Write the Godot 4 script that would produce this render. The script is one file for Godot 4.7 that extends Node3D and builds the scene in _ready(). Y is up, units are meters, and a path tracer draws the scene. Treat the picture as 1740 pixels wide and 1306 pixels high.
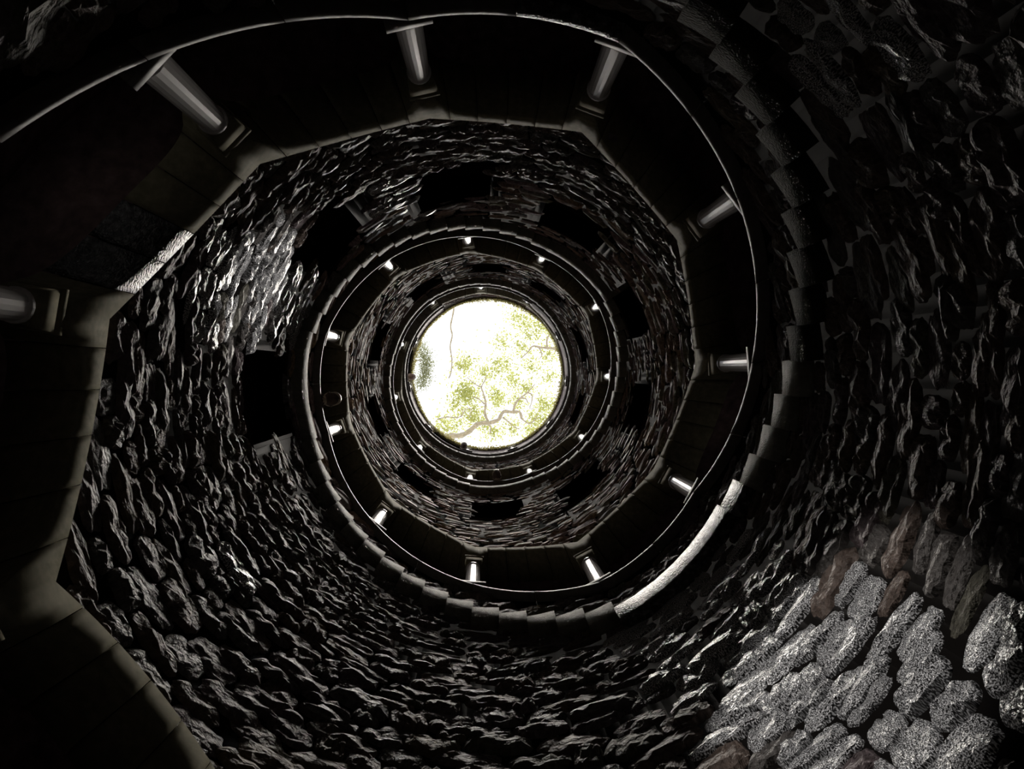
extends Node3D
# A deep spiral well of rough granite seen from its floor. The well's axis is x = z = 0, y up, metres.
# Azimuths are degrees, counted from +x towards -z; K counts the gallery's columns up the spiral.

const R := 2.3            # radius of the shaft
const RO := 3.55          # inside of the gallery's outer wall
const CH := 1.8           # eye height above the floor
const SPAN := 33.15       # azimuth from column to column
const AZ0 := 621.0        # azimuth (with turns) of column K = 0
const K0 := -18
const K1 := 21
# heights above the eye of the coping at columns K = -18 ... 21: flights of three bays, then a level bay
const COPE := [-1.0, -0.1, 0.8, 1.72, 1.78, 2.6, 3.55, 4.5, 4.6, 5.45, 6.39, 7.2, 7.28, 8.14, 9.05, 9.88, 9.97, 10.84, 11.84, 12.76, 12.82, 13.7, 14.62, 15.68, 15.8, 16.68, 17.55, 18.38, 18.42, 19.1, 19.8, 20.6, 20.7, 20.8, 20.88, 20.95, 21.0, 21.08, 21.15, 21.2]
const SKIRT := 0.9        # parapet height from tread to coping
const FACE := 0.3         # height of a tread's end face
const TERRACE := CH + 21.0 # top of the outer wall: the unseen gap above is added to let daylight in
const SPRING := 1.33      # arch springing above the coping
const HOURS := ["twelve", "one", "two", "three", "four", "five", "six", "seven", "eight", "nine", "ten", "eleven"]
const RINGS := ["outermost", "second", "third", "innermost", "topmost"]

var rng := RandomNumberGenerator.new()
var mats := {}
var bump_fine: ImageTexture
var bump_rock: ImageTexture
var tone_rock: ImageTexture
var tone_smooth: ImageTexture
var tone_blot: ImageTexture
var tone_speck: ImageTexture


func _ready():
	rng.seed = 90417
	# --- camera, sky, hazy sun, exposure
	var a := -0.03728
	var b := -0.01864
	var cam := Camera3D.new()
	cam.name = "camera"
	cam.transform = Transform3D(Basis(Vector3(cos(a), sin(a), 0), Vector3(sin(a) * sin(b), -cos(a) * sin(b), cos(b)), Vector3(sin(a) * cos(b), -cos(a) * cos(b), -sin(b))), Vector3(-0.0783, CH, 0.0984))
	cam.fov = rad_to_deg(2.0 * atan(653.0 / 1257.0))
	cam.near = 0.05
	cam.far = 400.0
	add_child(cam)
	cam.current = true
	var env := Environment.new()
	var sky := Sky.new()
	var sm := ProceduralSkyMaterial.new()
	sm.sky_top_color = Color(0.97, 0.98, 1.0)
	sm.sky_horizon_color = Color(0.9, 0.94, 1.0)
	sm.ground_bottom_color = Color(0.3, 0.3, 0.28)
	sm.ground_horizon_color = Color(0.5, 0.5, 0.5)
	sm.sky_energy_multiplier = 1.25
	sky.sky_material = sm
	env.background_mode = Environment.BG_SKY
	env.sky = sky
	env.tonemap_mode = Environment.TONE_MAPPER_LINEAR
	env.tonemap_exposure = 1.0
	env.sdfgi_enabled = true
	env.ssao_enabled = true
	env.ssil_enabled = true
	var we := WorldEnvironment.new()
	we.name = "world_environment"
	we.environment = env
	add_child(we)
	var sun := DirectionalLight3D.new()
	sun.name = "hazy_sun"
	sun.light_color = Color(1.0, 0.97, 0.93)
	sun.light_energy = 2.5
	sun.sky_mode = DirectionalLight3D.SKY_MODE_LIGHT_ONLY
	sun.light_angular_distance = 26.0
	sun.shadow_enabled = true
	sun.transform.basis = Basis.looking_at(-cyl(322.0, sin(deg_to_rad(6.0)), cos(deg_to_rad(6.0))), Vector3(0, 0, 1))
	add_child(sun)

	make_materials()
	# --- the shaft
	shaft_walls()
	gallery_shell()
	stones()
	niches()
	# --- what is built into it
	staircase()
	coping()
	for k in range(-15, K1):
		column(k)
	for k in range(-15, K1):
		arch(k)
	# --- people at the parapets
	person(172.4 + 360.0, "person leaning over the second turn's coping at nine o'clock, rim light put into pale hair")
	person(85.1 + 720.0, "dark clothed person leaning over the coping at six o'clock, directly below the sky opening", 1)
	person(108.0 + 1080.0, "person with rim light put into pale hair leaning over the topmost coping near seven o'clock", 2)
	person(178.0 + 1080.0, "person in reddish top with rim light put into pale hair leaning over topmost coping near nine o'clock", 3)
	# --- floodlights on the gallery's back wall
	floodlight(214.0, 4.55, 39.0, 3.75, 10.0, 14.0, "small black floodlight on the gallery back wall of the outermost turn at ten o'clock")
	floodlight(378.0, 8.3, 202.0, 6.9, 8.5, 16.0, "small black floodlight on the gallery back wall of the outermost turn near four o'clock")
	# --- above the rim
	trees()
	rim_plants()


# ------------------------------------------------------------------ helpers
func cyl(az: float, r: float, y: float) -> Vector3:
	var t := deg_to_rad(az)
	return Vector3(r * cos(t), y, -r * sin(t))


func kof(u: float) -> float:
	return (u - AZ0) / SPAN


func azof(k: float) -> float:
	return AZ0 + SPAN * k


func cope(u: float) -> float:
	var k := clampf(kof(u), K0, K1)
	var i := mini(int(floor(k)) - K0, COPE.size() - 2)
	return CH + lerpf(COPE[i], COPE[i + 1], k - K0 - i)


func landing(k: int) -> bool:
	return posmod(k, 4) == 1 and k < 14


func rim(az: float) -> float:
	return CH + 22.52 + 0.2 * cos(deg_to_rad(az - 215.0))


func extrados(u: float) -> float:
	var t := kof(u) - floorf(kof(u))
	return minf(cope(u) + (1.76 + 0.24 * (1.0 - pow(2.0 * t - 1.0, 2.0))) * squat(u), rim(u) - 0.03)


# the arcade of the topmost turn is lower
func squat(u: float) -> float:
	return lerpf(1.0, 0.85, clampf(kof(u) - 11.0, 0.0, 1.0))


func intrados(u: float) -> float:
	var t := kof(u) - floorf(kof(u))
	var w := 0.07
	if t <= w or t >= 1.0 - w:
		return cope(u) + SPRING * squat(u)
	var s := (t - 0.5) / (0.5 - w)
	return cope(u) + (SPRING + 0.46 * pow(maxf(0.0, 1.0 - pow(absf(s), 2.6)), 0.5)) * squat(u)


func smooth(x: float) -> float:
	return x * x * (3.0 - 2.0 * x)


func tri(st: SurfaceTool, p: Vector3, q: Vector3, r: Vector3, out: Vector3):
	if (q - p).cross(r - p).dot(out) > 0.0:
		st.add_vertex(p); st.add_vertex(r); st.add_vertex(q)
	else:
		st.add_vertex(p); st.add_vertex(q); st.add_vertex(r)


func quad(st: SurfaceTool, p: Vector3, q: Vector3, r: Vector3, s: Vector3, out: Vector3):
	tri(st, p, q, r, out)
	tri(st, p, r, s, out)


func begin() -> SurfaceTool:
	var st := SurfaceTool.new()
	st.begin(Mesh.PRIMITIVE_TRIANGLES)
	st.set_smooth_group(-1)
	return st


func obj(called: String, st: SurfaceTool, mat: Material, parent: Node = self) -> MeshInstance3D:
	st.generate_normals()
	st.index()
	var m := MeshInstance3D.new()
	m.mesh = st.commit()
	m.name = called
	m.material_override = mat
	parent.add_child(m, true)
	return m


func base(called: String, at := Vector3.ZERO) -> Node3D:
	var o := Node3D.new()
	o.name = called
	o.position = at
	add_child(o, true)
	return o


func tag(o: Node, label: String, category: String, group := "", kind := ""):
	o.set_meta("label", label)
	if category: o.set_meta("category", category)
	if group: o.set_meta("group", group)
	if kind: o.set_meta("kind", kind)


func hour(az: float) -> String:
	return HOURS[posmod(int(round((az - 270.0) / 30.0)), 12)] + " o'clock"


func ring(u: float) -> String:
	return RINGS[clampi(int(floor((u - 120.0) / 360.0)), 0, 4)]


# a block bent round the axis: bevelled on its shaft side; bottom and top heights are given by functions of azimuth
func block(st: SurfaceTool, a0: float, a1: float, r0: float, r1: float, lo: Callable, hi: Callable, segs := 4, bev := 0.012):
	var prof := []
	for i in segs + 1:
		var az := lerpf(a0, a1, float(i) / segs)
		var l: float = lo.call(az)
		var h: float = hi.call(az)
		prof.append([cyl(az, r1, l), cyl(az, r0 + bev, l), cyl(az, r0, l + bev), cyl(az, r0, h - bev), cyl(az, r0 + bev, h), cyl(az, r1, h)])
	for i in segs:
		var cen: Vector3 = (prof[i][0] + prof[i][1] + prof[i][4] + prof[i][5] + prof[i + 1][0] + prof[i + 1][1] + prof[i + 1][4] + prof[i + 1][5]) / 8.0
		for j in 6:
			var p: Vector3 = prof[i][j]
			var q: Vector3 = prof[i][(j + 1) % 6]
			var r: Vector3 = prof[i + 1][(j + 1) % 6]
			var s: Vector3 = prof[i + 1][j]
			quad(st, p, q, r, s, (p + q + r + s) / 4.0 - cen)
	for e in [0, segs]:
		var c := Vector3.ZERO
		for p in prof[e]: c += p
		c /= 6.0
		var out: Vector3 = prof[e][0] - prof[segs - e][0]
		for j in 6:
			tri(st, c, prof[e][j], prof[e][(j + 1) % 6], out)


# ------------------------------------------------------------------ materials
func noise_image(freq: float, octaves: int, seed_: int, kind := FastNoiseLite.TYPE_SIMPLEX_SMOOTH, size := 512) -> Image:
	var n := FastNoiseLite.new()
	n.noise_type = kind
	n.seed = seed_
	n.frequency = freq
	n.fractal_octaves = octaves
	n.fractal_gain = 0.55
	return n.get_seamless_image(size, size)


func ramp(img: Image, lo: Color, hi: Color) -> ImageTexture:
	var out := Image.create(img.get_width(), img.get_height(), false, Image.FORMAT_RGB8)
	for y in img.get_height():
		for x in img.get_width():
			out.set_pixel(x, y, lo.lerp(hi, img.get_pixel(x, y).r).clamp())
	return ImageTexture.create_from_image(out)


func mat(called: String, color: Color, rough: float, spec: float, tone: ImageTexture, bump: ImageTexture, bump_cm: float, scale := 1.0) -> StandardMaterial3D:
	var m := StandardMaterial3D.new()
	m.resource_name = called
	m.albedo_color = color
	m.roughness = rough
	m.metallic_specular = spec
	m.uv1_triplanar = true
	m.uv1_world_triplanar = true
	m.uv1_scale = Vector3.ONE * scale
	if tone: m.albedo_texture = tone
	if bump:
		m.heightmap_enabled = true
		m.heightmap_texture = bump
		m.heightmap_scale = bump_cm
	mats[called] = m
	return m


func make_materials():
	var rock := noise_image(0.018, 5, 3)
	bump_rock = ImageTexture.create_from_image(rock)
	bump_fine = ImageTexture.create_from_image(noise_image(0.05, 4, 8))
	tone_rock = ramp(noise_image(0.02, 5, 5), Color(0.55, 0.53, 0.52), Color(1, 1, 1))
	tone_speck = ramp(noise_image(0.11, 3, 17), Color(-1.6, -1.6, -1.6), Color(2.7, 2.7, 2.7))  # sparkle of the bright wall patches, painted as white specks
	tone_blot = ramp(noise_image(0.02, 5, 15), Color(-0.25, -0.25, -0.25), Color(1.25, 1.25, 1.25))
	tone_smooth = ramp(noise_image(0.012, 4, 6), Color(0.7, 0.7, 0.66), Color(1, 1, 1))
	for far in ["", "far_lit_"]:
		for row in [["stone_brown", Color(0.48, 0.42, 0.385), 0.62], ["stone_grey", Color(0.45, 0.435, 0.425), 0.58], ["stone_mauve", Color(0.47, 0.42, 0.43), 0.62], ["stone_olive", Color(0.43, 0.42, 0.37), 0.66], ["stone_ochre", Color(0.5, 0.44, 0.37), 0.66], ["stone_glint", Color(0.95, 0.95, 0.96), 0.3]]:  # last entry: lit patches painted near white on glossy stone
			var glint: bool = row[0] == "stone_glint"
			var m := mat(far + row[0], row[1] * (1.65 if far and not glint else 1.0), row[2] + (0.12 if far and not glint else 0.0), 0.9 if glint else 0.25 if far else 0.45, tone_speck if glint else tone_rock, null if far else bump_rock, 1.6)  # upper stones painted paler to imitate stronger light near the opening
			m.uv1_triplanar = false
			m.uv1_world_triplanar = false
			if glint: m.uv1_scale = Vector3(0.9, 0.9, 1.0)
	mat("mortar", Color(0.08, 0.07, 0.065), 0.9, 0.2, null, null, 0.0)
	mat("plaster", Color(0.7, 0.6, 0.6), 0.85, 0.3, tone_rock, null, 0.0, 0.7)
	mat("mauve", Color(0.36, 0.29, 0.31), 0.7, 0.3, tone_smooth, null, 0.0, 0.8)
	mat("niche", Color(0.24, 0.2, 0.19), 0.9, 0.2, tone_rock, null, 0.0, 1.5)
	mat("limestone", Color(0.6, 0.575, 0.49), 0.8, 0.15, tone_smooth, null, 0.0, 2.0)
	mat("tread", Color(0.56, 0.55, 0.52), 0.7, 0.25, tone_smooth, bump_fine, 0.8, 2.0)
	mat("tread_glint", Color(0.62, 0.62, 0.63), 0.45, 0.5, tone_blot, bump_fine, 1.6, 1.5)  # bright glitter painted as pale blotches on a glossier tread copy
	mat("tread_shaded", Color(0.22, 0.21, 0.18), 0.85, 0.2, tone_smooth, bump_fine, 1.0, 2.0)  # darkened tread copy: shade painted onto the lowest flights
	mat("coping", Color(0.46, 0.44, 0.44), 0.6, 0.35, tone_smooth, null, 0.0, 2.0)
	mat("marble", Color(0.86, 0.85, 0.85), 0.27, 0.7, null, null, 0.0)
	mat("paving", Color(0.72, 0.69, 0.63), 0.9, 0.2, null, null, 0.0)  # kept pale to bounce daylight up under the topmost roof
	mat("ground", Color(0.4, 0.38, 0.32), 0.95, 0.2, null, null, 0.0)
	mat("floor", Color(0.4, 0.39, 0.38), 0.8, 0.3, tone_rock, null, 0.0, 0.5)
	mat("bark", Color(0.83, 0.81, 0.77), 0.9, 0.2, tone_smooth, null, 0.0, 1.5)  # paled to stand for sky glare washing over the branches
	for row in [["leaf", Color(0.6, 0.62, 0.4), Color(0.62, 0.64, 0.38)], ["leaf_dark", Color(0.46, 0.48, 0.38), Color(0.5, 0.51, 0.38)], ["moss", Color(0.62, 0.59, 0.38), Color(0.62, 0.59, 0.38)]]:
		var m := StandardMaterial3D.new()
		m.resource_name = row[0]
		m.albedo_color = row[1]
		m.roughness = 0.8
		m.cull_mode = BaseMaterial3D.CULL_DISABLED
		m.backlight_enabled = true
		m.backlight = row[2]
		mats[row[0]] = m
	var lm := mat("lamp", Color(0.9, 0.9, 0.9), 0.3, 0.5, null, null, 0.0)
	lm.emission_enabled = true
	lm.emission = Color(1.0, 0.98, 0.95)
	lm.emission_energy_multiplier = 2.0
	for row in [["cloth", 0.85], ["hair", 0.4]]:
		var m := StandardMaterial3D.new()
		m.resource_name = row[0]
		m.roughness = row[1]
		if row[0] == "cloth":
			m.vertex_color_use_as_albedo = true
		else:
			m.albedo_color = Color(0.72, 0.66, 0.58)  # pale, painting the bright rim light on the heads
		mats[row[0]] = m


# ------------------------------------------------------------------ the shaft
const NICHES := [[248, 271, 8.1, 9.7], [287, 309, 9.15, 10.7], [211, 231, 7.4, 9.1], [165, 188, 7.0, 8.5], [325, 346, 10.3, 11.7], [2, 22, 10.7, 12.0], [38, 60, 11.3, 12.8], [76, 97, 12.1, 13.5], [114, 136, 13.0, 14.0], [149, 170, 14.0, 15.1], [187, 208, 14.5, 15.85], [225, 244, 15.5, 16.75], [260, 281, 15.65, 16.7], [296, 316, 16.35, 17.45], [331, 352, 17.0, 18.0], [10, 30, 17.4, 18.3]]


# heights between which the wall stands at this azimuth: [[bottom, top, turn], ...]
func solids(az: float) -> Array:
	var out := []
	var low := 0.0
	for n in range(0, 5):
		var u := az + 360.0 * n
		var k := kof(u)
		if k < K0 or k > K1:
			continue
		var c := cope(u) - 0.04
		if c > low:
			out.append([low, c])
		low = maxf(low, extrados(u) - 0.12)
	var top := rim(az)
	if top > low:
		out.append([low, top])
	return out


func solid_at(az: float, y: float, half: float, wide: float) -> bool:
	for n in range(0, 5):
		var u := az + 360.0 * n
		var k := kof(u)
		if k < K0 or k > K1:
			continue
		var d := y - cope(u)
		if d > -0.07 - half * 0.5 and d < extrados(u) - cope(u) - 0.03 + half * 0.35: return false
		if d > -SKIRT - FACE + 0.14 - half * 0.2 and d < -SKIRT - 0.05 and u > 0.0: return false
	if y > rim(az) - half: return false
	for q in NICHES:
		var m: float = (q[0] + q[1]) * 0.5
		var da := absf(wrapf(az - m, -180.0, 180.0))
		if da < (q[1] - q[0]) * 0.5 + wide * 0.12 and y > q[2] + CH - half * 0.2 and y < q[3] + CH + half * 0.2: return false
	return true


func side(az: float) -> int:
	return int(floor(wrapf(az - 45.0, 0.0, 360.0) / 90.0))


var walls := []

func shaft_walls():
	var sides := ["wall_south", "wall_west", "wall_north", "wall_east"]
	var words := ["curved rough stone shaft wall below the sky opening", "curved rough stone shaft wall to the left of the sky opening", "curved rough stone shaft wall above the sky opening", "curved rough stone shaft wall to the right of the sky opening"]
	for s in 4:
		var st := begin()
		st.set_smooth_group(0)
		for i in 36:
			var a0 := 45.0 + 90.0 * s + i * 2.5
			var a1 := a0 + 2.5
			var x0 := wrapf(a0, 0.0, 360.0)
			var x1 := x0 + 2.5
			var s0 := solids(x0 + 0.001)
			var s1 := solids(x1 - 0.001)
			if s0.size() != s1.size():
				s0 = solids(x0 + 1.25)
				s1 = s0
			for j in s0.size():
				var cuts := [[0.0, 0.0, 1.0, 1.0]]
				var lo0: float = s0[j][0]
				var hi0: float = s0[j][1]
				var lo1: float = s1[j][0]
				var hi1: float = s1[j][1]
				var spans := [[lo0, hi0, lo1, hi1]]
				for q in NICHES:
					var m: float = (q[0] + q[1]) * 0.5
					var da := absf(wrapf(x0 + 1.25 - m, -180.0, 180.0))
					if da < (q[1] - q[0]) * 0.5 and q[2] + CH > minf(lo0, lo1) - 0.2 and q[3] + CH < maxf(hi0, hi1) + 0.3:
						spans = [[lo0, q[2] + CH, lo1, q[2] + CH], [q[3] + CH, hi0, q[3] + CH, hi1]]
				for v in spans:
					if v[1] <= v[0] and v[3] <= v[2]: continue
					for rr in [R + 0.05, R + 0.36]:
						var p := cyl(a0, rr, v[0])
						quad(st, p, cyl(a0, rr, v[1]), cyl(a1, rr, v[3]), cyl(a1, rr, v[2]), cyl(a0 + 1.25, -1.0 if rr < R + 0.2 else 1.0, 0.0))
					quad(st, cyl(a0, R + 0.05, v[1]), cyl(a1, R + 0.05, v[3]), cyl(a1, R + 0.36, v[3]), cyl(a0, R + 0.36, v[1]), Vector3.UP)
					quad(st, cyl(a0, R + 0.05, v[0]), cyl(a1, R + 0.05, v[2]), cyl(a1, R + 0.36, v[2]), cyl(a0, R + 0.36, v[0]), Vector3.DOWN)
		var w := obj(sides[s], st, mats.mortar)
		tag(w, words[s], "wall", "", "structure")
		walls.append(w)


func gallery_shell():
	var st := begin()
	for i in 72:
		var a0 := i * 5.0
		var a1 := a0 + 5.0
		for rr in [RO, RO + 0.3]:
			quad(st, cyl(a0, rr, 0), cyl(a0, rr, TERRACE), cyl(a1, rr, TERRACE), cyl(a1, rr, 0), cyl(a0, -1.0 if rr == RO else 1.0, 0))
		quad(st, cyl(a0, RO, TERRACE), cyl(a0, RO + 0.3, TERRACE), cyl(a1, RO + 0.3, TERRACE), cyl(a1, RO, TERRACE), Vector3.UP)
	var w := obj("wall_gallery", st, mats.plaster)
	tag(w, "plain dark back wall of the spiral gallery seen through its arches", "wall", "", "structure")
	for k in range(K0 + 1, K1):
		var pl := begin()
		var u := azof(k)
		block(pl, u - 3.2, u + 3.2, RO - 0.16, RO + 0.02, func(x): return cope(x) - SKIRT, func(x): return cope(x) + 2.2, 2)
		obj("pilaster", pl, mats.plaster, w)
	# smooth panels that close the topmost turn behind its columns
	var par := base("wall_parapet")
	tag(par, "smooth mauve plaster panels between the topmost columns just below the sky opening", "wall", "", "structure")
	for k in range(12, K1):
		if k == 17 or k == 19: continue # people lean out here
		var pn := begin()
		pn.set_smooth_group(0)
		block(pn, azof(k) + 1.2, azof(k + 1) - 1.2, R + 0.02, R + 0.2, func(x): return cope(x) - 0.02, func(x): return rim(x) - 0.12, 6, 0.02)
		obj("panel", pn, mats.mauve, par)
	# vault over the gallery
	st = begin()
	var n := (K1 - K0) * 4
	for i in n:
		var u0 := azof(K0 + i / 4.0)
		var u1 := azof(K0 + (i + 1) / 4.0)
		var y0 := minf(cope(u0) + 2.14, rim(u0) - 0.24)
		var y1 := minf(cope(u1) + 2.14, rim(u1) - 0.24)
		quad(st, cyl(u0, R + 0.3, y0), cyl(u0, RO, y0), cyl(u1, RO, y1), cyl(u1, R + 0.3, y1), Vector3.DOWN)
		quad(st, cyl(u0, R + 0.3, y0 + 0.12), cyl(u0, RO, y0 + 0.12), cyl(u1, RO, y1 + 0.12), cyl(u1, R + 0.3, y1 + 0.12), Vector3.UP)
	tag(obj("ceiling", st, mats.plaster), "dark sloping ceiling of the spiral gallery above its arches", "ceiling", "", "structure")
	st = begin()
	for i in 36:
		quad(st, Vector3.ZERO, cyl(i * 10.0, RO + 0.3, 0), cyl(i * 10.0 + 10.0, RO + 0.3, 0), Vector3.ZERO, Vector3.UP)
		quad(st, Vector3(0, -0.2, 0), cyl(i * 10.0, RO + 0.3, -0.2), cyl(i * 10.0 + 10.0, RO + 0.3, -0.2), Vector3(0, -0.2, 0), Vector3.DOWN)
	tag(obj("floor", st, mats.floor), "paved floor at the bottom of the well", "floor", "", "structure")
	# the roof ring at the rim, and unseen ground round it, set to bounce daylight
	st = begin()
	var roof := begin()
	for i in 72:
		var a0 := i * 5.0
		var a1 := a0 + 5.0
		quad(st, cyl(a0, RO + 0.28, CH + 20.85), cyl(a0, 24.0, CH + 20.7), cyl(a1, 24.0, CH + 20.7), cyl(a1, RO + 0.28, CH + 20.85), Vector3.UP)
		quad(roof, cyl(a0, RO + 0.4, rim(a0)), cyl(a1, RO + 0.4, rim(a1)), cyl(a1, RO + 0.4, rim(a1) - 0.1), cyl(a0, RO + 0.4, rim(a0) - 0.1), cyl(a0, 1, 0))
		var rs := [R - 0.03, R + 0.5, RO + 0.4]
		for j in 2:
			quad(roof, cyl(a0, rs[j], rim(a0)), cyl(a0, rs[j + 1], rim(a0)), cyl(a1, rs[j + 1], rim(a1)), cyl(a1, rs[j], rim(a1)), Vector3.UP)
		quad(roof, cyl(a0, R - 0.03, rim(a0)), cyl(a1, R - 0.03, rim(a1)), cyl(a1, R - 0.03, rim(a1) - 0.1), cyl(a0, R - 0.03, rim(a0) - 0.1), cyl(a0, -1, 0))
		quad(roof, cyl(a0, R - 0.03, rim(a0) - 0.1), cyl(a1, R - 0.03, rim(a1) - 0.1), cyl(a1, RO + 0.4, rim(a1) - 0.1), cyl(a0, RO + 0.4, rim(a0) - 0.1), Vector3.DOWN)
	tag(obj("trim_2", roof, mats.ground), "earth covered roof ring at the rim around the sky opening", "roof", "", "structure")
	tag(obj("ground", st, mats.paving), "unseen pale light bouncing paving around the head of the well, beyond its rim", "ground", "", "structure")


func stone_shape(seed_: int, nx: int, ny: int) -> ArrayMesh:
	var n := FastNoiseLite.new()
	n.seed = seed_
	n.frequency = 0.9
	n.fractal_octaves = 3
	var st := begin()
	var g := []
	var p1 := rng.randf_range(2.4, 4.5)
	var sk := rng.randf_range(-0.2, 0.2)
	var tilt := rng.randf_range(0.1, 1.0)
	for j in ny + 1:
		var row := []
		for i in nx + 1:
			var u: float = -1.0 + 2.0 * i / nx
			var v: float = -1.0 + 2.0 * j / ny
			u = signf(u) * pow(absf(u), 0.75)
			v = signf(v) * pow(absf(v), 0.75)
			var dome := pow(maxf(0.0, (1.0 - pow(absf(u), p1)) * (1.0 - pow(absf(v), p1))), 0.5)
			var x := 0.5 * u * (1.0 - 0.16 * v * v) + sk * 0.15 * v + 0.05 * n.get_noise_2d(v * 2.0 + 7.0, u)
			var y := 0.5 * v * (1.0 - 0.2 * pow(absf(u), 2.5)) + 0.09 * n.get_noise_2d(u * 2.0, v + 3.0)
			var z := dome * (0.75 + 0.6 * n.get_noise_2d(u * 1.6 + 20.0, v * 1.1) - tilt * 0.4 * v) - 0.12
			row.append(Vector3(x, y, z))
		g.append(row)
	for j in ny:
		for i in nx:
			var four := [g[j][i], g[j][i + 1], g[j + 1][i + 1], g[j][i], g[j + 1][i + 1], g[j + 1][i]]
			for c in [0, 2, 1, 3, 5, 4]:
				var v: Vector3 = four[c]
				st.set_uv(Vector2(v.x * 0.75 + seed_ * 0.37, -v.y * 0.42 + seed_ * 0.61))
				st.add_vertex(v)
	st.generate_normals()
	st.index()
	return st.commit()


func stone_look(az: float, h: float) -> String:  # zones where patches of light are painted into the stones
	var x := rng.randf()
	if absf(az - 43.0 + (h - 4.2) * -3.0) < 16.0 and h > 2.5 and h < 6.1 and x < 0.93: return "stone_glint"
	if absf(az - 201.0) < 13.5 and h > 5.5 and h < 9.2 and x < 0.75: return "stone_glint"
	if absf(az - 241.0) < 11.0 and h > 7.8 and h < 10.8 and x < 0.6: return "stone_glint"
	if absf(az - 314.0) < 8.0 and h > 3.2 and h < 3.95 and x < 0.55: return "stone_glint"
	if absf(az - 148.0) < 4.0 and absf(h - 5.5) < 0.1: return "stone_glint"
	x = rng.randf()
	return "stone_brown" if x < 0.36 else "stone_grey" if x < 0.6 else "stone_mauve" if x < 0.82 else "stone_olive" if x < 0.93 else "stone_ochre"


func stones():
	var fine := []
	var coarse := []
	for i in 14: fine.append(stone_shape(100 + i, 10, 7))
	for i in 8: coarse.append(stone_shape(300 + i, 5, 4))
	var lots := [[], [], [], []]
	var cam := Vector3(-0.0783, CH, 0.0984)
	var y := 2.4
	while y < 26.5:
		var rh := rng.randf_range(0.11, 0.21)
		var az := rng.randf_range(0.0, 8.0)
		var end := az + 360.0
		while az < end - 2.0:
			var w := rng.randf_range(0.17, 0.5) * (0.7 + rh * 1.8)
			var da := rad_to_deg(w / R)
			var at := wrapf(az + da * 0.5, 0.0, 360.0)
			az += da
			var yy := y + rh * 0.5 + rng.randf_range(-0.03, 0.03) + 0.07 * sin(deg_to_rad(at * 5.0) + y * 2.0) + 0.05 * sin(deg_to_rad(at * 13.0) + y)
			var hh := rh * rng.randf_range(0.85, 1.25)
			var dep := rng.randf_range(0.035, 0.085)
			var turn := rng.randf_range(-0.14, 0.14) - 0.05
			var look := stone_look(at, yy - CH)
			var pick := rng.randi()
			if not solid_at(at, yy, hh, da): continue
			var px := 1257.0 / (yy - CH)
			var sp := Vector2(cyl(at, R, 0).x + 0.0783, cyl(at, R, 0).z - 0.0984) * px
			var seen := absf(sp.x - 40.0) < 960.0 and absf(sp.y - 20.0) < 740.0
			if not seen and yy - CH < 3.5: continue
			var size := w * px * hh * R / (yy - CH) * px if seen else 0.0
			var t := deg_to_rad(at)
			var inward := Vector3(-cos(t), 0, sin(t))
			var across := Vector3.UP.cross(inward)
			var bas := Basis(across, Vector3.UP, inward).rotated(inward, turn)
			bas = Basis(bas.x * w * 1.12, bas.y * hh * 1.22, bas.z * dep * (1.0 if yy < 12.0 else 0.5))
			lots[side(at)].append([size, Transform3D(bas, cyl(at, R + 0.055, yy)), look, pick, yy])
		y += rh
	for s in 4:
		lots[s].sort_custom(func(p, q): return p[0] > q[0])
		var rest := {}
		for i in lots[s].size():
			var d = lots[s][i]
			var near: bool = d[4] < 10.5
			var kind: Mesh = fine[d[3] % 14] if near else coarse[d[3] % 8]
			if not near: d[2] = "far_lit_" + d[2]  # upper copies carry the light painted into their colour
			if i < 300:
				var m := MeshInstance3D.new()
				m.name = "stone"
				m.mesh = kind
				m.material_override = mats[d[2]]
				m.transform = d[1]
				walls[s].add_child(m, true)
			else:
				if not rest.has(d[2]): rest[d[2]] = begin()
				rest[d[2]].append_from(kind, 0, d[1])
		var am := ArrayMesh.new()
		for key in rest:
			rest[key].commit(am)
			am.surface_set_material(am.get_surface_count() - 1, mats[key])
		var small := MeshInstance3D.new()
		small.name = "smaller_stones"
		small.mesh = am
		small.set_meta("kind", "stuff")
		walls[s].add_child(small, true)


func niches():
	var i := 0
	for q in NICHES:
		i += 1
		var st := begin()
		st.set_smooth_group(0)
		var lo: float = q[2] + CH
		var hi: float = q[3] + CH
		var f := 0.0
		var a0: float = q[0] - 1.0
		var a1: float = q[1] + 1.0
		var r0 := R + 0.02
		var r1 := R + 0.5
		for j in 6:
			var x0 := lerpf(a0, a1, j / 6.0)
			var x1 := lerpf(a0, a1, (j + 1) / 6.0)
			quad(st, cyl(x0, r1, lo), cyl(x0, r1, hi), cyl(x1, r1, hi), cyl(x1, r1, lo), cyl(x0, -1, 0))
			quad(st, cyl(x0, r1, lo), cyl(x0, r0, lo), cyl(x1, r0, lo), cyl(x1, r1, lo), Vector3.UP)
			quad(st, cyl(x0, r1, hi), cyl(x0, r0, hi), cyl(x1, r0, hi), cyl(x1, r1, hi), Vector3.DOWN)
		for x in [a0, a1]:
			quad(st, cyl(x, r0, lo), cyl(x, r0, hi), cyl(x, r1, hi), cyl(x, r1, lo), cyl(a1 + a0 - x, 1, 0) - cyl(x, 1, 0))
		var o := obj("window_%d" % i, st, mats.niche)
		tag(o, "dark rectangular recess in the rubble wall at %s, recess %s" % [hour(q[0] * 0.5 + q[1] * 0.5), "of the wide lower ring" if q[2] < 13.0 else "of the small upper ring"], "recess", "recesses in the shaft wall", "structure")


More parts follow.
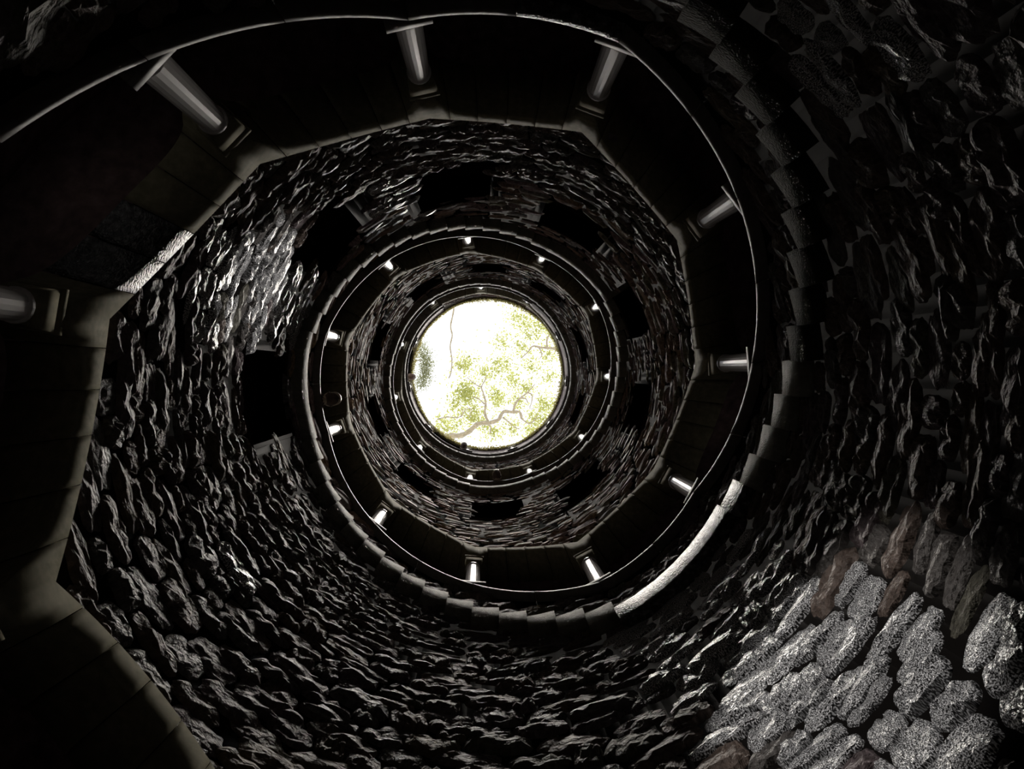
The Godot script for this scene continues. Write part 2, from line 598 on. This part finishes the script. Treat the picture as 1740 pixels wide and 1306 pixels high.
# ------------------------------------------------------------------ stairs, coping, columns, arches
func staircase():
	var root := base("spiral_staircase")
	tag(root, "pale stone spiral staircase whose stepped tread ends zigzag around the shaft wall", "staircase")
	for k in range(K0, K1):
		var count := 1 if landing(k) else 5
		for j in count:
			var u0 := azof(k + float(j) / count)
			var u1 := azof(k + float(j + 1) / count)
			var top := maxf(cope(u1), cope(u0)) - SKIRT
			if landing(k): top = cope(azof(k + 1.0)) - SKIRT
			if top < 0.1: continue
			var low := maxf(top - FACE, 0.0)
			var glint := u0 > 20.0 + 360.0 and u0 < 60.0 + 360.0 and top - CH < 8.0  # the landing that takes the painted bright patch
			var st := begin()
			st.set_smooth_group(0)
			block(st, u0 - 0.25, u1 - 0.08, R - 0.075, RO + 0.01, func(_x): return low, func(_x): return top, 6 if landing(k) else 2, 0.015)
			obj("landing" if landing(k) else "step", st, mats.tread_glint if glint else mats.tread_shaded if k < -8 else mats.tread, root)  # lowest flights take the painted shade


func coping():
	var root := base("parapet_coping")
	tag(root, "thin pale stone coping winding up the shaft under the gallery columns", "ledge")
	for k in range(K0, K1):
		for j in 2:
			var u0 := azof(k + 0.5 * j)
			var u1 := azof(k + 0.5 * (j + 1))
			if cope(u0) < 0.15: continue
			var st := begin()
			st.set_smooth_group(0)
			block(st, u0 + 0.06, u1 - 0.06, R - 0.045, R + 0.4, func(x): return cope(x) - 0.075, func(x): return cope(x), 6, 0.014)
			obj("coping_slab", st, mats.tread_glint if k == -11 and j == 1 else mats.coping, root)  # one slab takes the painted glitter


func lathe(profile: Array, at: Vector3, sides := 20) -> SurfaceTool:
	var st := begin()
	for i in sides:
		var t0 := TAU * i / sides
		var t1 := TAU * (i + 1) / sides
		for j in profile.size() - 1:
			var p: Vector2 = profile[j]
			var q: Vector2 = profile[j + 1]
			var d0 := Vector3(cos(t0), 0, sin(t0))
			var d1 := Vector3(cos(t1), 0, sin(t1))
			var nrm := (d0 + d1) * (q.y - p.y) * 0.5 + Vector3.UP * (p.x - q.x)
			quad(st, at + d0 * p.x + Vector3(0, p.y, 0), at + d0 * q.x + Vector3(0, q.y, 0), at + d1 * q.x + Vector3(0, q.y, 0), at + d1 * p.x + Vector3(0, p.y, 0), nrm)
	return st


func pad(st: SurfaceTool, w0: float, w1: float, y0: float, y1: float, bev := 0.01):
	# square block, w0 wide at its foot and w1 at its head, bevelled edges
	var rings := [[w0 - bev * 2.0, y0], [w0, y0 + bev], [w1, y1 - bev], [w1 - bev * 2.0, y1]]
	var pts := []
	for r in rings:
		var h: float = r[0] * 0.5
		pts.append([Vector3(-h, r[1], -h), Vector3(h, r[1], -h), Vector3(h, r[1], h), Vector3(-h, r[1], h)])
	for i in 3:
		for j in 4:
			var p: Vector3 = pts[i][j]
			var q: Vector3 = pts[i][(j + 1) % 4]
			quad(st, p, q, pts[i + 1][(j + 1) % 4], pts[i + 1][j], Vector3(p.x + q.x, 0, p.z + q.z))
	quad(st, pts[0][0], pts[0][1], pts[0][2], pts[0][3], Vector3.DOWN)
	quad(st, pts[3][0], pts[3][1], pts[3][2], pts[3][3], Vector3.UP)


var column_kit := {}

func column(k: int):
	var u := azof(k)
	var y := cope(u)
	if y < 0.5: return
	if column_kit.is_empty():
		var st := begin()
		st.set_smooth_group(0)
		pad(st, 0.29, 0.29, 0.0, 0.1)
		column_kit.plinth = st
		column_kit.base = lathe([Vector2(0.13, 0.1), Vector2(0.135, 0.125), Vector2(0.12, 0.15), Vector2(0.1, 0.165), Vector2(0.105, 0.185), Vector2(0.095, 0.2)], Vector3.ZERO)
		column_kit.shaft = lathe([Vector2(0.094, 0.2), Vector2(0.09, 0.5), Vector2(0.084, 0.9), Vector2(0.081, 1.08), Vector2(0.092, 1.09), Vector2(0.092, 1.11), Vector2(0.08, 1.12)], Vector3.ZERO)
		st = begin()
		st.set_smooth_group(0)
		pad(st, 0.17, 0.22, 1.12, 1.27)
		pad(st, 0.24, 0.24, 1.27, SPRING)
		column_kit.capital = st
		for key in column_kit:
			column_kit[key].generate_normals()
			column_kit[key].index()
			column_kit[key] = column_kit[key].commit()
	var root := base("column", cyl(u, R + (0.1 if k < 12 else 0.06), y))
	root.rotation.y = deg_to_rad(u) + PI / 2
	root.scale.y = squat(u)
	for key in ["plinth", "base", "shaft", "capital"]:
		var m := MeshInstance3D.new()
		m.name = key
		m.mesh = column_kit[key]
		m.material_override = mats.coping if key == "plinth" else mats.limestone if key == "capital" else mats.marble
		root.add_child(m, true)
	var r := ring(u)
	tag(root, "short polished stone column at %s on the %s turn of the gallery" % [hour(u), r], "column", "columns of the spiral gallery", "thing")


func arch(k: int):
	var u := azof(k)
	if cope(u) < 0.5: return
	var root := base("arch")
	var bounds := [[-0.13, 0.13], [0.13, 0.31], [0.31, 0.5], [0.5, 0.69], [0.69, 0.87]]
	for i in bounds.size():
		var u0 := azof(k + bounds[i][0]) + 0.07
		var u1 := azof(k + bounds[i][1]) - 0.07
		var st := begin()
		st.set_smooth_group(0)
		block(st, u0, u1, R - 0.03, R + 0.38, intrados, func(x): return maxf(extrados(x), intrados(x) + 0.08), 10 if i == 0 else 6, 0.01)
		obj("springer" if i == 0 else "voussoir", st, mats.tread_glint if k == -13 and i > 0 and i < 3 else mats.limestone, root)  # two voussoirs take a painted bright patch
	tag(root, "flat pale limestone arch spanning clockwise from the %s column on the %s turn" % [hour(u), ring(u)], "arch", "arches of the spiral gallery", "thing")


# ------------------------------------------------------------------ people
func sd(p: Vector3, bones: Array) -> float:
	var d := 9.0
	for b in bones:
		var ab: Vector3 = b[1] - b[0]
		var t := clampf((p - b[0]).dot(ab) / maxf(ab.length_squared(), 1e-6), 0.0, 1.0)
		var e: float = (p - b[0] - ab * t).length() - lerpf(b[2], b[3], t)
		var kk := 0.03
		if d > 8.0:
			d = e
		else:
			kk = minf(0.03, b[2])
			var h := clampf(0.5 + 0.5 * (e - d) / kk, 0.0, 1.0)
			d = lerpf(e, d, h) - kk * h * (1.0 - h)
	return d


func nets(st: SurfaceTool, bones: Array, cell: float, tint: Callable):
	var lo := Vector3.ONE * 99.0
	var hi := -lo
	for b in bones:
		for e in 2:
			lo = lo.min(b[e] - Vector3.ONE * (b[2 + e] + cell * 2.0))
			hi = hi.max(b[e] + Vector3.ONE * (b[2 + e] + cell * 2.0))
	var n := Vector3i(((hi - lo) / cell).ceil()) + Vector3i.ONE
	var f := PackedFloat32Array()
	f.resize(n.x * n.y * n.z)
	for z in n.z:
		for y in n.y:
			for x in n.x:
				f[(z * n.y + y) * n.x + x] = sd(lo + Vector3(x, y, z) * cell, bones)
	var steps := [1, n.x, n.x * n.y]
	var where := {}
	for z in n.z - 1:
		for y in n.y - 1:
			for x in n.x - 1:
				var at := (z * n.y + y) * n.x + x
				var sum := Vector3.ZERO
				var hits := 0
				for e in 12:
					var axis := e / 4
					var o1: int = (axis + 1) % 3
					var o2: int = (axis + 2) % 3
					var c := Vector3(x, y, z)
					var i0 := at
					if e & 1:
						i0 += steps[o1]; c[o1] += 1.0
					if e & 2:
						i0 += steps[o2]; c[o2] += 1.0
					var f0 := f[i0]
					var f1 := f[i0 + steps[axis]]
					if (f0 < 0.0) != (f1 < 0.0):
						c[axis] += f0 / (f0 - f1)
						sum += c
						hits += 1
				if hits: where[at] = lo + sum / hits * cell
	for at in where:
		for axis in 3:
			var s0: int = steps[(axis + 1) % 3]
			var s1: int = steps[(axis + 2) % 3]
			var nb: int = at + steps[axis]
			if nb >= f.size() or (f[at] < 0.0) == (f[nb] < 0.0): continue
			if not (where.has(at - s0) and where.has(at - s1) and where.has(at - s0 - s1)): continue
			var out := Vector3.ZERO
			out[axis] = 1.0 if f[at] < 0.0 else -1.0
			var p: Vector3 = where[at]
			st.set_color(tint.call(p))
			quad(st, p, where[at - s0], where[at - s0 - s1], where[at - s1], out)


var bodies := {}

func person(u: float, label: String, style := 0):
	var skin := Color(0.42, 0.3, 0.25) if style == 3 else Color(0.1, 0.07, 0.055)  # all faces but the last darkened in colour, as painted shade
	var top: Color = [Color(0.02, 0.02, 0.025), Color(0.015, 0.015, 0.02), Color(0.03, 0.03, 0.05), Color(0.16, 0.05, 0.05)][style]
	var st := begin()
	st.set_smooth_group(0)
	var body := [[Vector3(0, 0.93, -0.08), Vector3(0, 1.06, 0.2), 0.135, 0.13], [Vector3(0, 1.06, 0.2), Vector3(0, 1.1, 0.46), 0.13, 0.08], [Vector3(0, 1.08, 0.46), Vector3(0, 1.1, 0.58), 0.055, 0.05]]
	for s in [-1.0, 1.0]:
		body.append([Vector3(0.09 * s, 0.92, -0.06), Vector3(0.1 * s, 0.5, 0.0), 0.09, 0.06])
		body.append([Vector3(0.1 * s, 0.5, 0.0), Vector3(0.1 * s, 0.08, -0.08), 0.06, 0.04])
		body.append([Vector3(0.1 * s, 0.04, -0.1), Vector3(0.12 * s, 0.03, 0.1), 0.04, 0.035])
		body.append([Vector3(0.05 * s, 1.09, 0.42), Vector3(0.18 * s, 1.09, 0.42), 0.08, 0.06])
		body.append([Vector3(0.18 * s, 1.09, 0.42), Vector3(0.28 * s, 0.965, 0.38), 0.055, 0.042])
		body.append([Vector3(0.28 * s, 0.965, 0.38), Vector3(0.12 * s, 0.945, 0.52), 0.042, 0.03])
	nets(st, body, 0.026, func(p): return skin if p.z > 0.56 and p.y > 1.06 else Color(0.025, 0.027, 0.035) if p.y < 0.9 and p.z < 0.2 and p.y > 0.1 else Color(0.03, 0.025, 0.02) if p.y <= 0.1 else top)
	var hc := Vector3(0, 1.13, 0.67)
	var head := [[hc, hc + Vector3(0, -0.03, 0.03), 0.092, 0.085], [hc + Vector3(0, -0.07, 0.05), hc + Vector3(0, -0.1, 0.065), 0.06, 0.035], [hc + Vector3(0, -0.02, 0.1), hc + Vector3(0, -0.045, 0.122), 0.012, 0.014], [hc + Vector3(-0.02, -0.085, 0.1), hc + Vector3(0.02, -0.085, 0.1), 0.009, 0.009], [Vector3(0, 1.1, 0.57), hc + Vector3(0, -0.05, -0.02), 0.05, 0.05]]
	for s in [-1.0, 1.0]:
		head.append([hc + Vector3(0.09 * s, -0.02, 0.0), hc + Vector3(0.092 * s, -0.05, 0.0), 0.016, 0.012])
	nets(st, head, 0.012, func(_p): return skin)
	for s in [-1.0, 1.0]:
		var w := Vector3(0.12 * s, 0.94, 0.52)
		var hand := [[w, w + Vector3(-0.05 * s, -0.005, 0.05), 0.026, 0.03]]
		for f in 4:
			var r := w + Vector3(-0.055 * s, -0.002, 0.05) + Vector3(0.022 * s, 0, 0.018) * (f - 1.5)
			var l: float = [0.06, 0.072, 0.068, 0.052][f]
			var m := r + Vector3(-0.7 * s, 0.08, 0.7) * l * 0.55
			hand.append([r, m, 0.0095, 0.009])
			hand.append([m, m + Vector3(-0.6 * s, -0.45, 0.6) * l * 0.5, 0.009, 0.0075])
		hand.append([w + Vector3(-0.04 * s, 0, 0.01), w + Vector3(-0.09 * s, 0.0, 0.0), 0.012, 0.009])
		nets(st, hand, 0.007, func(_p): return skin)
	var root := base("person", cyl(u, R + 0.56, cope(u) - SKIRT + (0.0 if landing(int(floor(kof(u)))) else 0.02)))
	root.rotation.y = deg_to_rad(u) - PI / 2
	obj("body", st, mats.cloth, root)
	var hr := begin()
	hr.set_smooth_group(0)
	nets(hr, [[hc + Vector3(0, 0.025, -0.015), hc + Vector3(0, 0.035, 0.05), 0.098, 0.092], [hc + Vector3(0, -0.02, -0.05), hc + Vector3(0, -0.06, -0.05), 0.065, 0.05]], 0.014, func(_p): return Color.WHITE)
	obj("hair", hr, mats.hair, root)
	tag(root, label, "person", "", "thing")


# a lamp on the back wall that shines through the arcade at the far side of the shaft
func floodlight(az: float, h: float, at_az: float, at_h: float, cone: float, energy: float, label: String):
	var pos := cyl(az, RO - 0.16, CH + h)
	var aim := (cyl(at_az, R, CH + at_h) - pos).normalized()
	var root := base("floodlight", pos)
	root.basis = Basis.looking_at(aim, Vector3.UP)
	tag(root, label, "floodlight", "", "thing")
	var st := begin()
	st.set_smooth_group(0)
	pad(st, 0.2, 0.16, -0.05, 0.05)
	var hs := obj("housing", st, mats.mortar, root)
	hs.rotation.x = PI / 2
	hs.position.z = 0.03
	st = begin()
	st.set_smooth_group(0)
	pad(st, 0.14, 0.14, -0.006, 0.006, 0.002)
	var lens := obj("lamp_lens", st, mats.lamp, root)
	lens.rotation.x = PI / 2
	lens.position.z = -0.026
	st = begin()
	st.set_smooth_group(0)
	pad(st, 0.05, 0.04, 0.07, 0.15, 0.004)
	obj("bracket", st, mats.mortar, root).rotation.x = PI / 2
	var l := SpotLight3D.new()
	l.name = "beam"
	l.position.z = -0.045
	l.light_color = Color(1.0, 0.98, 0.96)
	l.light_energy = energy
	l.light_size = 0.06
	l.spot_angle = cone
	l.spot_angle_attenuation = 0.5
	l.spot_range = 30.0
	l.spot_attenuation = 2.0
	l.shadow_enabled = true
	root.add_child(l)


# ------------------------------------------------------------------ above the rim
func tube(st: SurfaceTool, line: Array, y0: float, dy: float, r0: float, r1: float, sides := 7):
	var pts := []
	for i in line.size():
		pts.append(Vector3(line[i][0], CH + y0 + dy * i, line[i][1]))
	var c := Curve3D.new()
	for i in pts.size():
		var d: Vector3 = (pts[mini(i + 1, pts.size() - 1)] - pts[maxi(i - 1, 0)]) / 6.0
		c.add_point(pts[i], -d, d)
	var ln := c.get_baked_length()
	var n := maxi(4, int(ln / 0.09))
	var prev := []
	for i in n + 1:
		var t := float(i) / n
		var p := c.sample_baked(t * ln, true)
		var q := c.sample_baked(minf(t * ln + 0.03, ln), true) - c.sample_baked(maxf(t * ln - 0.03, 0.0), true)
		var x := q.normalized().cross(Vector3(0.13, 1, 0.21).normalized()).normalized()
		var z := x.cross(q.normalized())
		var r := lerpf(r0, r1, t) * (1.0 + 0.14 * sin(i * 1.7 + r0 * 40.0))
		var cur := []
		for j in sides + 1:
			var an := TAU * j / sides
			cur.append(p + (x * cos(an) + z * sin(an)) * r)
		if i:
			for j in sides:
				quad(st, prev[j], prev[j + 1], cur[j + 1], cur[j], (prev[j] + prev[j + 1]) * 0.5 - p)
		prev = cur


func leaf_mesh(m: Material) -> ArrayMesh:
	var st := begin()
	var o := [Vector3(0, 0, -0.5), Vector3(0.2, 0.03, -0.12), Vector3(0.17, 0.02, 0.2), Vector3(0, -0.05, 0.5), Vector3(-0.17, 0.02, 0.2), Vector3(-0.2, 0.03, -0.12)]
	for i in 6:
		tri(st, Vector3(0, -0.02, 0), o[i], o[(i + 1) % 6], Vector3.DOWN)
	st.generate_normals()
	var mesh := st.commit()
	mesh.surface_set_material(0, m)
	return mesh


func scatter(called: String, places: Array, m: Material, parent: Node) -> MultiMeshInstance3D:
	var mm := MultiMesh.new()
	mm.transform_format = MultiMesh.TRANSFORM_3D
	mm.mesh = leaf_mesh(m)
	mm.instance_count = places.size()
	for i in places.size():
		mm.set_instance_transform(i, places[i])
	var o := MultiMeshInstance3D.new()
	o.name = called
	o.multimesh = mm
	o.set_meta("kind", "stuff")
	parent.add_child(o, true)
	return o


func leaf_at(p: Vector3, size: float) -> Transform3D:
	var bs := Basis.from_euler(Vector3(rng.randf_range(-0.9, 0.9), rng.randf() * TAU, rng.randf_range(-0.9, 0.9)))
	return Transform3D(bs.scaled(Vector3.ONE * size * rng.randf_range(0.7, 1.3)), p)


func trees():
	var oak := base("tree", Vector3.ZERO)
	tag(oak, "leafy tree whose crooked limb, paled for sky glare, reaches across the lower part of the sky opening", "tree")
	var st := begin()
	tube(st, [[-4.6, -3.2], [-4.4, -3.1], [-4.1, -3.0], [-3.2, -2.8], [-2.09, -2.45]], 19.2, 2.02, 0.3, 0.13, 10)
	obj("trunk", st, mats.bark, oak)
	var limbs := [
		[[[-2.09, -2.45], [-1.25, -2.31], [-0.97, -2.31], [-0.65, -2.16], [-0.29, -1.87], [0.08, -1.86], [0.45, -1.74], [0.55, -1.56], [0.66, -1.44], [0.99, -1.47], [1.26, -1.47], [1.33, -1.71]], 27.3, 0.075, 0.12, 0.05],
		[[[0.08, -1.85], [-0.06, -1.51], [-0.03, -1.11], [-0.14, -0.7], [-0.19, -0.5], [-0.04, -0.25], [-0.02, -0.05]], 27.75, 0.08, 0.055, 0.015],
		[[[-0.19, -0.52], [-0.43, -0.42], [-0.74, -0.15]], 28.1, 0.1, 0.025, 0.012],
		[[[-0.08, -1.16], [-0.33, -0.95], [-0.54, -0.91]], 28.0, 0.1, 0.03, 0.018],
		[[[1.01, -1.47], [1.12, -1.12], [1.33, -0.92], [1.58, -0.73], [1.88, -0.4]], 28.0, 0.1, 0.055, 0.015],
		[[[1.56, -0.74], [1.76, -0.84], [1.72, -1.18], [1.66, -1.35], [1.86, -1.38]], 28.35, 0.05, 0.03, 0.012],
		[[[1.33, -0.94], [1.51, -0.97], [1.59, -1.14]], 28.25, 0.08, 0.03, 0.02],
		[[[0.62, -1.66], [0.85, -1.85], [1.09, -2.06], [1.26, -2.12]], 27.8, 0.08, 0.035, 0.015],
		[[[0.04, -1.88], [0.16, -2.05], [0.12, -2.3]], 27.75, 0.08, 0.035, 0.02],
		[[[1.33, -1.71], [1.6, -1.92], [1.81, -1.82], [1.94, -1.65]], 28.1, 0.1, 0.035, 0.018],
		[[[-1.83, -1.71], [-1.47, -1.63], [-1.02, -1.64], [-0.74, -1.31], [-0.58, -1.36], [-0.64, -1.65]], 27.6, 0.08, 0.025, 0.014],
		[[[-0.96, -1.63], [-0.88, -1.51], [-0.94, -1.35]], 27.75, 0.08, 0.02, 0.012]]
	for l in limbs:
		st = begin()
		tube(st, l[0], l[1], l[2], l[3], l[4])
		obj("branch", st, mats.bark, oak)
	var spots := [[-1.01, 0.29], [-0.06, 0.03], [-1.02, -0.68], [-0.69, -1.01], [0.33, -0.89], [-1.79, -2.03], [-1.62, -2.33], [1.82, 0.34], [0.37, 0.21], [1.27, -1.1], [1.95, -1.86], [2.35, -1.23], [2.64, -1.38], [1.78, -2.44], [0.28, -2.42], [-0.66, -1.78], [-0.08, -2.04], [1.01, -2.17], [2.15, -1.89], [1.09, -0.24], [-1.22, -1.19], [-0.46, -1.64], [0.55, -1.15], [0.81, 0.39], [-0.78, 0.47], [1.62, -0.62], [-1.25, -2.03], [-0.9, -0.85], [-0.6, -0.7]]
	oak_leaves(oak, spots, 160)
	var second := base("tree", Vector3.ZERO)
	tag(second, "leafy tree entering from the right edge of the sky opening with thin forked limb", "tree")
	st = begin()
	tube(st, [[5.6, 0.3], [5.4, 0.35], [5.0, 0.45], [4.2, 0.6], [3.19, 0.72]], 19.2, 2.3, 0.28, 0.1, 10)
	obj("trunk", st, mats.bark, second)
	for l in [[[[3.19, 0.72], [2.71, 0.89], [2.61, 0.96], [2.36, 0.98], [2.06, 1.01], [1.81, 1.06], [1.64, 0.85], [1.34, 0.57]], 28.4, 0.08, 0.07, 0.018], [[[2.35, 1.0], [2.36, 1.32], [2.49, 1.56]], 28.65, 0.1, 0.05, 0.02], [[[2.05, 1.0], [2.17, 0.72], [2.06, 0.55]], 28.75, 0.1, 0.035, 0.015]]:
		st = begin()
		tube(st, l[0], l[1], l[2], l[3], l[4])
		obj("branch", st, mats.bark, second)
	oak_leaves(second, [[0.66, 1.33], [1.59, 2.02], [2.22, 1.89], [2.55, -0.15], [2.62, 1.51], [1.71, 1.55], [2.75, 2.11], [1.21, 2.32], [2.48, 0.76], [1.4, 1.0]], 140)
	# a bare twig hanging down in the bright part of the sky
	st = begin()
	tube(st, [[-1.0, 3.2], [-1.14, 2.63], [-1.22, 2.17], [-1.31, 1.7], [-1.25, 1.39], [-1.33, 0.99], [-1.27, 0.52], [-1.3, 0.04], [-1.39, -0.18]], 27.0, 0.03, 0.032, 0.022, 6)
	tube(st, [[-1.3, 0.08], [-1.42, 0.1], [-1.5, 0.14]], 27.2, 0.03, 0.012, 0.008, 5)
	tube(st, [[-2.6, 5.2], [-1.6, 4.2], [-1.0, 3.2]], 25.6, 0.7, 0.05, 0.02, 6)
	tag(obj("hanging_twig", st, mats.bark), "long thin bare twig crossing the empty white upper left of the sky", "twig")
	# conifer shrub at the rim
	var shrub := base("shrub", Vector3.ZERO)
	tag(shrub, "grey green needle shrub overhanging the left edge of the sky opening", "shrub")
	st = begin()
	tube(st, [[-3.2, 0.35], [-2.9, 0.35], [-2.5, 0.4], [-2.2, 0.45]], 22.3, 0.85, 0.05, 0.02)
	obj("stem", st, mats.bark, shrub)
	var places := []
	for i in 2600:
		var s = [[-2.3, 0.95, 25.0], [-2.1, 0.63, 25.2], [-2.05, 0.3, 25.1], [-2.05, 0.0, 25.0], [-2.2, -0.3, 24.9]][rng.randi() % 5]
		var d := Vector3(rng.randfn(), rng.randfn() * 0.8, rng.randfn()) * 0.14
		places.append(leaf_at(Vector3(s[0], s[2] + CH, s[1]) + d, 0.055))
	scatter("foliage", places, mats.leaf_dark, shrub)


func oak_leaves(tree: Node, spots: Array, each: int):
	var places := []
	for s in spots:
		var c := Vector3(s[0], CH + 29.5 + rng.randf_range(-0.5, 1.5), s[1]) * Vector3(1, 1, 1)
		for i in each:
			var d := Vector3(rng.randfn(), rng.randfn() * 0.5, rng.randfn()) * 0.2
			if i % 5 == 0: d *= 2.2
			places.append(leaf_at(c + d, 0.115))
	scatter("foliage", places, mats.leaf, tree)


func rim_plants():
	var places := []
	for i in 4200:
		var az := rng.randf() * 360.0
		var clump := 0.5 + 0.5 * sin(deg_to_rad(az * 7.0)) * sin(deg_to_rad(az * 3.0 + 40.0))
		places.append(leaf_at(cyl(az, R - 0.02 - absf(rng.randfn()) * 0.05 * clump, rim(az) + rng.randf_range(-0.25, 0.12)), 0.06))
	var o := scatter("rim_foliage", places, mats.moss, self)
	tag(o, "yellow green moss and small leaves fringing the rim of the sky opening", "moss", "", "stuff")
